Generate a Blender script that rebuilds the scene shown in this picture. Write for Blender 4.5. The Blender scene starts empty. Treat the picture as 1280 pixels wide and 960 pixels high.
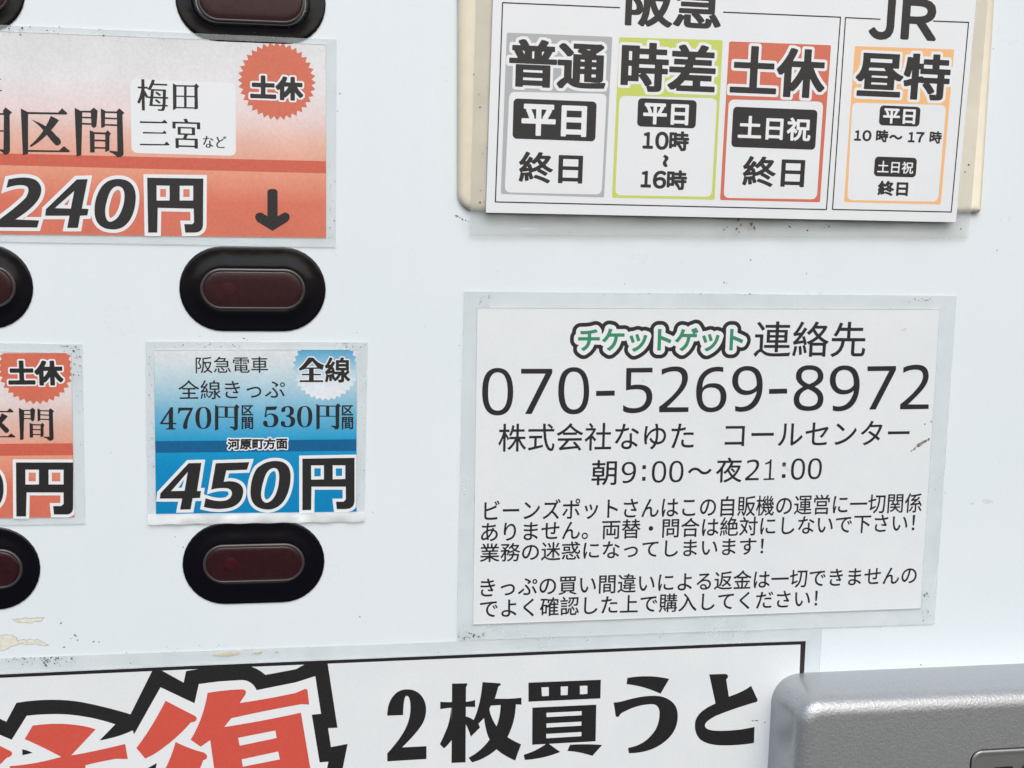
import bpy, math, random
import numpy as np
from mathutils import Matrix, Vector
from mathutils.geometry import tessellate_polygon

random.seed(7)
sc = bpy.context.scene
col = sc.collection

# ------------------------------------------------------------------ camera
F_PX, DIST = 1600.0, 352.0            # focal length in photo pixels, distance to the panel in mm
YAW, PITCH, ROLL = math.radians(9.53), math.radians(8.86), math.radians(1.30)
def cam_matrix():
    cy, sy, cp, sp, cr, sr = (math.cos(YAW), math.sin(YAW), math.cos(PITCH), math.sin(PITCH), math.cos(ROLL), math.sin(ROLL))
    A = np.array([[cy, 0, -sy], [0, 1, 0], [sy, 0, cy]])
    B = np.array([[1, 0, 0], [0, cp, -sp], [0, sp, cp]])
    C = np.array([[cr, -sr, 0], [sr, cr, 0], [0, 0, 1]])
    return C @ B @ A                  # (right, down, into the panel) -> camera (right, down, forward)
CM = cam_matrix()
def to_bl(v): return Vector((float(v[0]), float(v[2]), float(-v[1])))
CAMPOS = -DIST * CM.T @ np.array([0, 0, 1.0])
cd = bpy.data.cameras.new('camera'); cam = bpy.data.objects.new('camera', cd); col.objects.link(cam)
r_, u_, b_ = to_bl(CM.T @ np.array([1., 0, 0])), to_bl(CM.T @ np.array([0, -1., 0])), to_bl(CM.T @ np.array([0, 0, -1.]))
m = Matrix((r_, u_, b_)).transposed().to_4x4(); m.translation = to_bl(CAMPOS) / 1000
cam.matrix_world = m
cd.sensor_width = 36; cd.lens = 36 * F_PX / 1280; cd.clip_start = 0.005; cd.clip_end = 500
sc.camera = cam

# ------------------------------------------------------------------ light: overcast daylight
SUN_EL, SUN_AZ = math.radians(45), math.radians(-14)      # azimuth measured from straight in front of the panel
w = bpy.data.worlds.new('World'); sc.world = w; w.use_nodes = True
nt = w.node_tree; bg = nt.nodes['Background']
sky = nt.nodes.new('ShaderNodeTexSky'); sky.sky_type = 'NISHITA'; sky.sun_disc = False
sky.sun_elevation = SUN_EL; sky.sun_rotation = math.pi + SUN_AZ; sky.dust_density = 4.0; sky.air_density = 1.0; sky.ozone_density = 1.0
nt.links.new(sky.outputs[0], bg.inputs[0]); bg.inputs[1].default_value = 0.135
sd = bpy.data.lights.new('sun', 'SUN'); sd.energy = 1.4; sd.angle = math.radians(40); sd.color = (0.975, 0.99, 0.975)
sun = bpy.data.objects.new('sun', sd); col.objects.link(sun)
dirv = Vector((math.sin(SUN_AZ) * math.cos(SUN_EL), -math.cos(SUN_AZ) * math.cos(SUN_EL), math.sin(SUN_EL)))
sun.rotation_euler = dirv.to_track_quat('Z', 'Y').to_euler()
vs = sc.view_settings; vs.view_transform = 'Standard'; vs.look = 'None'; vs.gamma = 1; vs.use_curve_mapping = False
vs.exposure = 0.16
sc.cycles.max_bounces = 8; sc.cycles.transparent_max_bounces = 16
sc.cycles.use_denoising = True

# ------------------------------------------------------------------ mapping helpers (mm on the panel)
def pl(x, y, h=0.0):
    """where the view line through photo pixel x, y meets the plane h mm in front of the panel: (X, Z) in mm"""
    d = CM.T @ np.array([(x - 640) / F_PX, (y - 480) / F_PX, 1.0])
    t = (-h - CAMPOS[2]) / d[2]
    p = CAMPOS + t * d
    return (float(p[0]), float(-p[1]))

def quad_path(pts):
    """TrueType-like outline: (x, y) on the curve, (x, y, 1) a quadratic control point"""
    P = []
    n = len(pts)
    for i, p in enumerate(pts):
        P.append((p[0], p[1], len(p) > 2))
        q = pts[(i + 1) % n]
        if len(p) > 2 and len(q) > 2: P.append(((p[0] + q[0]) / 2, (p[1] + q[1]) / 2, False))
    while P[0][2]: P = P[1:] + P[:1]
    out = []; n = len(P); i = 0
    while i < n:
        a = P[i]; b = P[(i + 1) % n]
        out.append((a[0], a[1]))
        if b[2]:
            c = P[(i + 2) % n]
            for k in range(1, 9):
                t = k / 9
                out.append(((1-t)**2*a[0] + 2*t*(1-t)*b[0] + t*t*c[0], (1-t)**2*a[1] + 2*t*(1-t)*b[1] + t*t*c[1]))
            i += 2
        else: i += 1
    return out

def traced(ox, oy, s, paths, h):
    return [[pl(ox + x / s, oy + y / s, h) for x, y in quad_path(p)] for p in paths]

# ------------------------------------------------------------------ materials
def srgb(r, g, b):
    f = lambda c: (c/255/12.92) if c/255 <= .04045 else ((c/255 + .055)/1.055)**2.4
    return (f(r), f(g), f(b), 1)
def new_mat(name):
    m = bpy.data.materials.new(name); m.use_nodes = True
    return m, m.node_tree, m.node_tree.nodes['Principled BSDF']
def node(t, kind, **kw):
    n = t.nodes.new(kind)
    for k, v in kw.items(): setattr(n, k, v)
    return n
def coords(t):
    return node(t, 'ShaderNodeNewGeometry').outputs['Position']
def noise(t, scale, detail=3, rough=.55, vec=None):
    n = node(t, 'ShaderNodeTexNoise'); n.inputs['Scale'].default_value = scale
    n.inputs['Detail'].default_value = detail; n.inputs['Roughness'].default_value = rough
    t.links.new(vec if vec else coords(t), n.inputs['Vector']); return n.outputs['Fac']
def ramp(t, fac, stops, interp='LINEAR'):
    r = node(t, 'ShaderNodeValToRGB'); r.color_ramp.interpolation = interp
    el = r.color_ramp.elements
    while len(el) < len(stops): el.new(0.5)
    for e, (p, c) in zip(el, stops): e.position = p; e.color = c
    t.links.new(fac, r.inputs[0]); return r.outputs[0]
def mixc(t, fac, a, b, mode='MIX'):
    n = node(t, 'ShaderNodeMix', data_type='RGBA', blend_type=mode)
    for sock, v in ((n.inputs[0], fac), (n.inputs[6], a), (n.inputs[7], b)):
        if hasattr(v, 'is_linked'): t.links.new(v, sock)
        else: sock.default_value = v
    return n.outputs[2]
def bump(t, b, fac, strength, dist=.0002):
    n = node(t, 'ShaderNodeBump'); n.inputs['Strength'].default_value = strength; n.inputs['Distance'].default_value = dist
    t.links.new(fac, n.inputs['Height']); t.links.new(n.outputs[0], b.inputs['Normal'])
g1 = lambda v: (v, v, v, 1)

def plain(name, c, rough=.4, metal=0., var=.06, scale=2500, coat=0., spec=.5):
    m, t, b = new_mat(name)
    f = ramp(t, noise(t, scale, 2), [(.3, g1(1 - var)), (.7, g1(1 + var))])
    t.links.new(mixc(t, 1., c, f, 'MULTIPLY'), b.inputs['Base Color'])
    b.inputs['Roughness'].default_value = rough; b.inputs['Metallic'].default_value = metal
    b.inputs['Coat Weight'].default_value = coat; b.inputs['Coat Roughness'].default_value = .15
    b.inputs['Specular IOR Level'].default_value = spec
    return m

def panel_mat():
    m, t, b = new_mat('painted_steel')
    big = ramp(t, noise(t, 14, 4), [(.3, (.70, .785, .84, 1)), (.7, (.722, .80, .853, 1))])
    mp = node(t, 'ShaderNodeMapping'); mp.inputs['Scale'].default_value = (1, 1, .12); t.links.new(coords(t), mp.inputs['Vector'])
    streak = ramp(t, noise(t, 120, 4, .6, mp.outputs[0]), [(.3, (.99, .99, .988, 1)), (.6, (1, 1, 1, 1))])
    big = mixc(t, 1., big, streak, 'MULTIPLY')
    fine = ramp(t, noise(t, 900, 3), [(.3, g1(.985)), (.7, g1(1.01))])
    c = mixc(t, 1., big, fine, 'MULTIPLY')
    # sparse specks of dirt
    sp = ramp(t, noise(t, 420, 2, .7), [(.755, g1(0)), (.80, g1(1))])
    zone = ramp(t, noise(t, 35, 2), [(.48, g1(0)), (.62, g1(.75))])
    mk = mixc(t, 1., sp, zone, 'MULTIPLY')
    c = mixc(t, mk, c, (.25, .25, .22, 1))
    t.links.new(c, b.inputs['Base Color'])
    t.links.new(ramp(t, noise(t, 45, 4), [(.3, g1(.26)), (.7, g1(.42))]), b.inputs['Roughness'])
    bump(t, b, noise(t, 600, 3), .05)
    return m
def paper_mat(name='paper', c=(.735, .785, .82, 1)):
    m, t, b = new_mat(name)
    f = ramp(t, noise(t, 60, 5, .65), [(.3, (.955, .965, .97, 1)), (.7, (1.0, 1.0, 1.0, 1))])
    f2 = ramp(t, noise(t, 1800, 2), [(.3, g1(.975)), (.7, g1(1.015))])
    c = mixc(t, 1., mixc(t, 1., c, f, 'MULTIPLY'), f2, 'MULTIPLY')
    t.links.new(c, b.inputs['Base Color'])
    b.inputs['Roughness'].default_value = .27
    bump(t, b, noise(t, 90, 3), .2, .0004)
    return m
def grad_mat(name, stops):
    """printed colour gradient running up the label"""
    m, t, b = new_mat(name)
    tc = node(t, 'ShaderNodeTexCoord'); sep = node(t, 'ShaderNodeSeparateXYZ')
    t.links.new(tc.outputs['Generated'], sep.inputs[0])
    c = ramp(t, sep.outputs[2], stops)
    f2 = ramp(t, noise(t, 1500, 3), [(.3, g1(.94)), (.7, g1(1.05))])
    f3 = ramp(t, noise(t, 70, 4), [(.3, g1(.95)), (.7, g1(1.04))])
    c = mixc(t, 1., mixc(t, 1., c, f2, 'MULTIPLY'), f3, 'MULTIPLY')
    t.links.new(c, b.inputs['Base Color']); b.inputs['Roughness'].default_value = .34
    bump(t, b, noise(t, 220, 3), .1, .0003)
    return m
def film_mat(name, c=(.62, .67, .67, 1), alpha=.42, dirt=.63):
    m, t, b = new_mat(name)
    cloud = ramp(t, noise(t, 110, 5, .7), [(.35, (.86, .87, .87, 1)), (.65, (1.04, 1.04, 1.04, 1))])
    base = mixc(t, 1., c, cloud, 'MULTIPLY')
    spk = ramp(t, noise(t, 1300, 3, .7), [(dirt, g1(0)), (dirt + .04, g1(1))])
    zone = ramp(t, noise(t, 95, 2), [(.5, g1(0)), (.64, g1(1))])
    mk = mixc(t, 1., spk, zone, 'MULTIPLY')
    base = mixc(t, mk, base, (.10, .10, .09, 1))
    t.links.new(base, b.inputs['Base Color'])
    al = node(t, 'ShaderNodeMath', operation='MAXIMUM')
    avar = node(t, 'ShaderNodeMath', operation='MULTIPLY'); avar.inputs[1].default_value = alpha
    v = ramp(t, noise(t, 60, 4), [(.3, g1(.75)), (.7, g1(1.2))])
    t.links.new(v, avar.inputs[0]); t.links.new(avar.outputs[0], al.inputs[0]); t.links.new(mk, al.inputs[1])
    t.links.new(al.outputs[0], b.inputs['Alpha'])
    b.inputs['Roughness'].default_value = .22; b.inputs['Specular IOR Level'].default_value = .5
    bump(t, b, noise(t, 180, 4), .25, .0004)
    return m
def hammer_mat():
    m, t, b = new_mat('silver_textured_paint')
    f = ramp(t, noise(t, 1500, 3), [(.3, (.335, .36, .38, 1)), (.7, (.395, .418, .435, 1))])
    t.links.new(f, b.inputs['Base Color'])
    b.inputs['Metallic'].default_value = .5; b.inputs['Roughness'].default_value = .29
    bump(t, b, noise(t, 1500, 3, .6), .42, .0004)
    return m
def lens_mat():
    m, t, b = new_mat('red_lens')
    t.links.new(ramp(t, noise(t, 900, 2), [(.3, (.020, .007, .010, 1)), (.7, (.046, .011, .015, 1))]), b.inputs['Base Color'])
    b.inputs['Roughness'].default_value = .22; b.inputs['Alpha'].default_value = .72
    return m

def gloss_mat():
    m, t, b = new_mat('black_plastic')
    b.inputs['Base Color'].default_value = (.005, .005, .008, 1); b.inputs['Specular IOR Level'].default_value = .36; b.inputs['Specular Tint'].default_value = (.85, .92, 1, 1)
    t.links.new(ramp(t, noise(t, 260, 4), [(.35, g1(.04)), (.7, g1(.14))]), b.inputs['Roughness'])
    bump(t, b, noise(t, 130, 2, .5), .25, .0006)
    return m

M = dict(
    panel=panel_mat(), paper=paper_mat(), card=paper_mat('card', (.75, .79, .825, 1)),
    ink=plain('black_ink', (.015, .015, .017, 1), .42, var=.35, scale=2200),
    ink_thin=plain('black_ink_fine', (.014, .014, .019, 1), .42, var=.1),
    white=plain('white_print', (.74, .785, .82, 1), .4, var=.02),
    red=plain('red_print', srgb(202, 84, 72), .4, var=.05, scale=1500),
    salmon=plain('salmon_print', srgb(202, 108, 86), .4, var=.06, scale=1500),
    salmon_bar=plain('salmon_bar', srgb(198, 96, 78), .4, var=.06, scale=1500),
    blue_bar=plain('blue_bar', srgb(0, 92, 142), .4, var=.08, scale=1500),
    grey=plain('grey_print', srgb(168, 173, 177), .4, var=.03),
    green=plain('lime_print', srgb(192, 205, 102), .4, var=.04),
    orange=plain('orange_print', srgb(234, 182, 126), .4, var=.04),
    logo=plain('green_print', srgb(50, 135, 100), .4, var=.06),
    film=film_mat('laminate_film', (.69, .755, .77, 1), .29, .665), film_glare=film_mat('painted_glare_film', (.86, .90, .92, 1), .58, .68),  # the second, whitish film has glare put into its colour
    film_clear=film_mat('clear_film', (.60, .64, .62, 1), .30, .66),
    black=gloss_mat(),
    rim=plain('smoked_rim', (.045, .042, .044, 1), .2, var=.1),
    cavity=plain('lamp_cavity', (.05, .022, .022, 1), .5, var=.3, scale=600),
    led=plain('led_red', (.20, .016, .016, 1), .5),
    lens=lens_mat(), silver=hammer_mat(),
    cream=plain('cream_plastic', srgb(218, 211, 192), .4, var=.03, scale=300),
    plate=plain('name_plate', (.27, .28, .285, 1), .25, metal=.5),
    chip=plain('bare_primer', srgb(214, 215, 206), .6, var=.12, scale=700),
    chip_edge=plain('chip_edge', srgb(172, 172, 162), .7, var=.3, scale=900),
    dirt=plain('dirt', (.09, .085, .075, 1), .8, var=.4, scale=1500),
    speck=plain('grey_speck', (.22, .22, .21, 1), .8, var=.5, scale=2500),
    rust=plain('brown_dirt', (.16, .11, .07, 1), .8, var=.4, scale=1500),
    scuff=plain('scuff_grey', (.20, .19, .165, 1), .8, var=.6, scale=1500),
    smear=film_mat('smear', (.5, .52, .50, 1), .15, .6),
)

# ------------------------------------------------------------------ object helpers
def thing(name, label, cat, at=(0, 0), group=None, h=0.):
    o = bpy.data.objects.new(name, None); col.objects.link(o)
    o.location = (at[0] / 1000, -h / 1000, at[1] / 1000)
    o.empty_display_size = .01
    o['label'] = label; o['category'] = cat
    if group: o['group'] = group
    return o
def mesh_obj(name, V, Fc, mat, parent=None, smooth=False, kind=None):
    """V in mm as (X, h, Z) with h the distance in front of the panel"""
    off = Vector((0, 0, 0)); q = parent
    while q is not None: off = off + q.location; q = q.parent
    me = bpy.data.meshes.new(name)
    me.from_pydata([(x/1000 - off.x, -h/1000 - off.y, z/1000 - off.z) for x, h, z in V], [], Fc)
    me.materials.append(M[mat] if isinstance(mat, str) else mat)
    if smooth: me.polygons.foreach_set('use_smooth', [True] * len(me.polygons))
    o = bpy.data.objects.new(name, me); col.objects.link(o)
    if parent: o.parent = parent
    if kind: o['kind'] = kind
    me.update()
    return o
def area(c): return sum(c[i][0]*c[(i+1) % len(c)][1] - c[(i+1) % len(c)][0]*c[i][1] for i in range(len(c))) / 2
def poly_tris(contours):
    tris = tessellate_polygon([[Vector((x, z, 0)) for x, z in c] for c in contours])
    flat = [p for c in contours for p in c]; out = []
    for a, b, c in tris:
        A, B, Cc = flat[a], flat[b], flat[c]
        s = (B[0]-A[0])*(Cc[1]-A[1]) - (B[1]-A[1])*(Cc[0]-A[0])
        out.append((a, b, c) if s > 0 else (a, c, b))   # counter-clockwise seen from the front: normal towards the viewer
    return flat, out
def flat_polys(name, groups, h, mat, parent, kind=None, step=.004):
    """groups: list of [outer, hole, ...]; each one lies a few microns above the last"""
    V, Fc = [], []
    for i, g in enumerate(groups):
        p, t = poly_tris(g); n = len(V)
        V += [(x, h + i * step, z) for x, z in p]; Fc += [tuple(n + k for k in f) for f in t]
    return mesh_obj(name, V, Fc, mat, parent, kind=kind)
def slab(name, contours, h0, h1, mat, parent, bevel=0.):
    """prism with optional small chamfer on the front edge"""
    V, Fc = [], []
    outs = []
    for k, c in enumerate(contours):
        if (area(c) > 0) != (k == 0): c = c[::-1]
        outs.append(c)
    front = [miter(c, -bevel) if bevel else c for c in outs]
    p, t = poly_tris(front)
    V += [(x, h1, z) for x, z in p]; Fc += t
    for c, fr in zip(outs, front):
        n = len(V); k = len(c)
        V += [(x, h0, z) for x, z in c] + [(x, h1 - bevel, z) for x, z in c] + [(x, h1, z) for x, z in fr]
        for i in range(k):
            j = (i + 1) % k
            Fc.append((n + i, n + j, n + k + j, n + k + i))
            Fc.append((n + k + i, n + k + j, n + 2*k + j, n + 2*k + i))
    return mesh_obj(name, V, Fc, mat, parent)
def miter(c, d, limit=2.6):
    """offset a closed contour along its outward side (contour area > 0: grows; < 0, a hole: shrinks) by d"""
    pts = [c[0]]
    for p in c[1:]:
        if math.hypot(p[0]-pts[-1][0], p[1]-pts[-1][1]) > 1e-5: pts.append(p)
    if math.hypot(pts[0][0]-pts[-1][0], pts[0][1]-pts[-1][1]) < 1e-5: pts.pop()
    n = len(pts); out = []
    for i in range(n):
        a, b, e = pts[i-1], pts[i], pts[(i+1) % n]
        u = Vector((b[0]-a[0], b[1]-a[1])).normalized(); v = Vector((e[0]-b[0], e[1]-b[1])).normalized()
        n1 = Vector((u.y, -u.x)); n2 = Vector((v.y, -v.x)); s = n1 + n2
        if s.length < 1e-4: s = n1.copy()
        s.normalize(); k = d / max(s.dot(n1), 1 / limit)
        out.append((b[0] + s.x * k, b[1] + s.y * k))
    return out
def orient(groups):
    return [[c if (area(c) > 0) == (k == 0) else c[::-1] for k, c in enumerate(g)] for g in groups]
def outline_shapes(name, gs, h, d, parent, lim=1e9):
    """white border round traced shapes: mitred for straight-sided ones, rounded for the curved ones"""
    V, Fc = [], []
    for i, g in enumerate(gs):
        if len(g) > 1 and len(g[1]) > 20:
            P, Ed = [], []
            for c in g:
                n = len(P); P += list(c); Ed += [(n + k, n + (k+1) % len(c)) for k in range(len(c))]
            Fd, xs, ys = sdf(P, Ed, d + .4, .085, False)
            v, f = fill_grid(Fd - d, xs, ys)
        else:
            v, f = poly_tris([miter(c, d) for c in g])
        n = len(V); V += [(min(x, lim), h + i*.004, z) for x, z in v]; Fc += [tuple(n + k for k in q) for q in f]
    mesh_obj(name, V, Fc, 'white', parent)
def outlined(groups, h, d, ink, parent, name='price_digits', clip=None):
    gs = orient(groups)
    outline_shapes(name + '_outline', gs, h, d, parent)
    flat_polys(name, gs, h + .04, ink, parent)

# ------------------------------------------------------------------ lettering
_tc = bpy.data.curves.new('type', 'FONT'); _to = bpy.data.objects.new('type', _tc); col.objects.link(_to)
def text_mesh(s, fill, offset=0., res=3, space=1.0):
    _tc.body = s; _tc.resolution_u = res; _tc.fill_mode = 'FRONT' if fill else 'NONE'; _tc.offset = offset; _tc.space_character = space
    dg = bpy.context.evaluated_depsgraph_get(); dg.update()
    ev = _to.evaluated_get(dg); me = ev.to_mesh()
    V = [(v.co.x, v.co.y) for v in me.vertices]; Fc = [tuple(p.vertices) for p in me.polygons]; Ed = [tuple(e.vertices) for e in me.edges]
    ev.to_mesh_clear()
    return V, Fc, Ed
class Box:
    """a text box given by its extent in the photo, laid square on the panel (rot in radians) at height h"""
    def __init__(s, x0, x1, yt, yb, h, rot=0., shear=0.):
        xc, yc = (x0 + x1) / 2, (yt + yb) / 2
        s.c = pl(xc, yc, h); s.shear = shear
        s.u = (math.cos(rot), math.sin(rot)); s.v = (-s.u[1], s.u[0])
        # two fixed-point steps: ends of the box on its own axes
        def proj(p, a): return (p[0]-s.c[0])*a[0] + (p[1]-s.c[1])*a[1]
        def px(U, V_):
            q = np.array([s.c[0] + U*s.u[0] + V_*s.v[0], -(s.c[1] + U*s.u[1] + V_*s.v[1]), -h]) - CAMPOS
            q = CM @ q; return 640 + F_PX*q[0]/q[2], 480 + F_PX*q[1]/q[2]
        s.U0 = proj(pl(x0, yc, h), s.u); s.U1 = proj(pl(x1, yc, h), s.u)
        for _ in range(3):
            s.U0 += (x0 - px(s.U0, 0)[0]) * .22; s.U1 += (x1 - px(s.U1, 0)[0]) * .22
        s.V1 = proj(pl(xc, yt, h), s.v); s.V0 = proj(pl(xc, yb, h), s.v)
        s.h = h
    def pt(s, a, b):
        U = s.U0 + (s.U1 - s.U0) * a; V_ = s.V0 + (s.V1 - s.V0) * b
        U += s.shear * V_
        return (s.c[0] + U*s.u[0] + V_*s.v[0], s.c[1] + U*s.u[1] + V_*s.v[1])
    def rect(s, r=0., n=5):
        W, H = s.U1 - s.U0, s.V1 - s.V0
        if r <= 0: return [s.pt(0, 0), s.pt(1, 0), s.pt(1, 1), s.pt(0, 1)]
        out = []
        for cx, cz, a0 in ((W - r, r, -90), (W - r, H - r, 0), (r, H - r, 90), (r, r, 180)):
            for k in range(n + 1):
                a = math.radians(a0 + 90 * k / n)
                out.append(s.pt((cx + r*math.cos(a)) / W, (cz + r*math.sin(a)) / H))
        return out
def norm(V):
    a = np.array(V); lo, hi = a.min(0), a.max(0); return (a - lo) / (hi - lo)
def text(name, s, box, mat, parent, weight=0., kind=None):
    V, Fc, _ = text_mesh(s, True, weight)
    N = norm(V); P = [box.pt(*n) for n in N]
    out = []
    for f in Fc:
        A = sum(P[f[i]][0]*P[f[(i+1) % len(f)]][1] - P[f[(i+1) % len(f)]][0]*P[f[i]][1] for i in range(len(f)))
        out.append(f if A > 0 else f[::-1])
    return mesh_obj(name, [(x, box.h, z) for x, z in P], out, mat, parent)
def sdf(P, Ed, pad, sp, sharp=True):
    P = np.array(P, dtype=np.float32); E_ = np.array(Ed)
    lo, hi = P.min(0) - pad, P.max(0) + pad
    xs = np.arange(lo[0], hi[0] + sp, sp, dtype=np.float32); ys = np.arange(lo[1], hi[1] + sp, sp, dtype=np.float32)
    a, b = P[E_[:, 0]], P[E_[:, 1]]
    D = np.full((len(ys), len(xs)), 1e9, np.float32); par = np.zeros(D.shape, np.int32)
    X, Y = np.meshgrid(xs, ys)
    for (ax, ay), (bx, by) in zip(a, b):
        dx, dy = bx - ax, by - ay; L = dx*dx + dy*dy
        # only the neighbourhood of the edge is needed for the distance
        i0 = max(int((min(ax, bx) - pad*1.3 - lo[0]) / sp), 0); i1 = int((max(ax, bx) + pad*1.3 - lo[0]) / sp) + 2
        j0 = max(int((min(ay, by) - pad*1.3 - lo[1]) / sp), 0); j1 = int((max(ay, by) + pad*1.3 - lo[1]) / sp) + 2
        xx, yy = X[j0:j1, i0:i1], Y[j0:j1, i0:i1]
        t = np.clip(((xx - ax)*dx + (yy - ay)*dy) / max(L, 1e-12), 0, 1)
        ex, ey = xx - ax - t*dx, yy - ay - t*dy
        if sharp:
            e = np.abs(ex)**3 + np.abs(ey)**3; d2 = np.cbrt(e)**2
        else: d2 = ex*ex + ey*ey
        D[j0:j1, i0:i1] = np.minimum(D[j0:j1, i0:i1], d2)
        if abs(dy) > 1e-9:
            rows = np.nonzero((ys > ay) != (ys > by))[0]
            for r in rows:
                xi = ax + (ys[r] - ay) * dx / dy
                par[r, :max(int(math.ceil((xi - lo[0]) / sp)), 0)] += 1
    D = np.sqrt(D); D = np.minimum(D, pad * 1.3)
    return np.where(par % 2 == 1, -D, D), xs, ys
def fill_grid(Fd, xs, ys):
    """marching squares of Fd < 0: vertices and faces"""
    V, Fc = [], []; ny, nx = Fd.shape
    ins = Fd < 0
    cnt = ins[:-1, :-1].astype(int) + ins[1:, :-1] + ins[:-1, 1:] + ins[1:, 1:]
    def q(pts):
        n = len(V); V.extend(pts); Fc.append(tuple(range(n, n + len(pts))))
    for j in range(ny - 1):
        row = cnt[j]; i = 0
        nz = np.nonzero(row)[0]
        k = 0
        while k < len(nz):
            i = nz[k]
            if row[i] == 4:
                e = i
                while k < len(nz) and nz[k] == e and row[e] == 4: e += 1; k += 1
                q([(xs[i], ys[j]), (xs[e], ys[j]), (xs[e], ys[j+1]), (xs[i], ys[j+1])])
                continue
            c = [(xs[i], ys[j], Fd[j, i]), (xs[i+1], ys[j], Fd[j, i+1]), (xs[i+1], ys[j+1], Fd[j+1, i+1]), (xs[i], ys[j+1], Fd[j+1, i])]
            pts = []
            for m_ in range(4):
                A, B = c[m_], c[(m_+1) % 4]
                if A[2] < 0: pts.append((A[0], A[1]))
                if (A[2] < 0) != (B[2] < 0):
                    t = A[2] / (A[2] - B[2]); pts.append((A[0] + (B[0]-A[0])*t, A[1] + (B[1]-A[1])*t))
            if len(pts) > 2: q(pts)
            k += 1
    return V, Fc
PX = .22    # one photo pixel on the panel, mm
def heavy(name, s, box, mat, parent, w=0., outline=None, style=None, sp=.085, space=1.0, layers=None, sharp=False):
    """bold lettering: stroke weight w (photo px added on each side), white outline (px), 'mincho' = thin level strokes, thick upright ones
    layers: list of (extra px, material) drawn from the bottom up"""
    V, _, Ed = text_mesh(s, False, 0., 4, space)
    N = norm(V)
    W, H = box.U1 - box.U0, box.V1 - box.V0
    g = w * PX
    gx = gy = g
    if style: gx = g + style[1] * PX; gy = g
    P = [(gx + n[0] * (W - 2*gx), gy + n[1] * (H - 2*gy)) for n in N]
    L = layers if layers else (([(outline, 'white')] if outline else []) + [(0, mat)])
    pad = (max(l[0] for l in L) + max(w, 0) + 1.5) * PX + (style[1] * PX if style else 0)
    Fd, xs, ys = sdf(P, Ed, pad, sp, sharp)
    Fd = Fd - g
    if style:
        n = int(round(style[1] * PX / sp)); base = Fd; out = base.copy()
        for k in range(-n, n + 1):
            out = np.minimum(out, np.roll(base, k, axis=1))
        Fd = out
    for i, (ex, mt) in enumerate(L):
        Vv, Fc = fill_grid(Fd - ex * PX, xs, ys)
        P3 = []
        for x, z in Vv:
            p = box.pt(x / W, z / H); P3.append((p[0], box.h + i * .03, p[1]))
        mesh_obj(name if i == len(L) - 1 else name + '_outline', P3, Fc, mt, parent)

def starburst(cx, cy, r, n, depth, h, clip=None):
    c = pl(cx, cy, h); R = r * PX
    pts = []
    for k in range(2 * n):
        a = math.pi * k / n; q = R if k % 2 == 0 else R * (1 - depth)
        x, z = c[0] + q * math.cos(a), c[1] + q * math.sin(a)
        if clip: x = min(x, clip[0]); z = min(z, clip[1])
        pts.append((x, z))
    return pts

def quadp(cs, h): return [pl(x, y, h) for x, y in cs]
def bent(cs, h, n=10):
    """edge-subdivided outline with slight hand-cut wobble"""
    c = quadp(cs, h); out = []
    for i in range(len(c)):
        a, b = c[i], c[(i+1) % len(c)]
        for k in range(n):
            t = k / n; j = 0 if k == 0 else .05
            out.append((a[0] + (b[0]-a[0])*t + random.uniform(-j, j), a[1] + (b[1]-a[1])*t + random.uniform(-j, j)))
    return out
def flakes(name, spots, h, mat, parent, kind='stuff', seed=1):
    """spots: (px x, px y, size px, stretch, angle) -> small raised crumbs"""
    rr = random.Random(seed); V, Fc = [], []
    for x, y, s, st, an in spots:
        c = pl(x, y, h); n = len(V); k = 7; a0 = math.radians(an)
        V.append((c[0], h + .05, c[1]))
        for i in range(k):
            a = 2*math.pi*i/k; q = s * PX * rr.uniform(.5, 1.15)
            u, v = q*math.cos(a)*st, q*math.sin(a)
            V.append((c[0] + u*math.cos(a0) - v*math.sin(a0), h + .01, c[1] + u*math.sin(a0) + v*math.cos(a0)))
        for i in range(k): Fc.append((n, n + 1 + i, n + 1 + (i+1) % k))
    return mesh_obj(name, V, Fc, mat, parent, kind=kind)
def cluster(n, x0, x1, y0, y1, smin, smax, seed, fall=1.):
    rr = random.Random(seed)
    return [(rr.uniform(x0, x1), y0 + (y1-y0) * rr.random()**fall, rr.uniform(smin, smax)*rr.uniform(.3, .85), rr.uniform(1, 2.2), rr.uniform(0, 180)) for _ in range(n)]

def loft(name, outline, profile, mat, parent, cap=True, smooth=True):
    """outline(inset) -> closed ccw contour (same count each time); profile: (inset, h)"""
    V, Fc = [], []; n = None
    for ins, h in profile:
        c = outline(ins); n = len(c); V += [(x, h, z) for x, z in c]
    for r in range(len(profile) - 1):
        for i in range(n):
            j = (i + 1) % n
            Fc.append((r*n + i, r*n + j, (r+1)*n + j, (r+1)*n + i))
    if cap: Fc.append(tuple((len(profile)-1)*n + i for i in range(n)))
    return mesh_obj(name, V, Fc, mat, parent, smooth=smooth)

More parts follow.
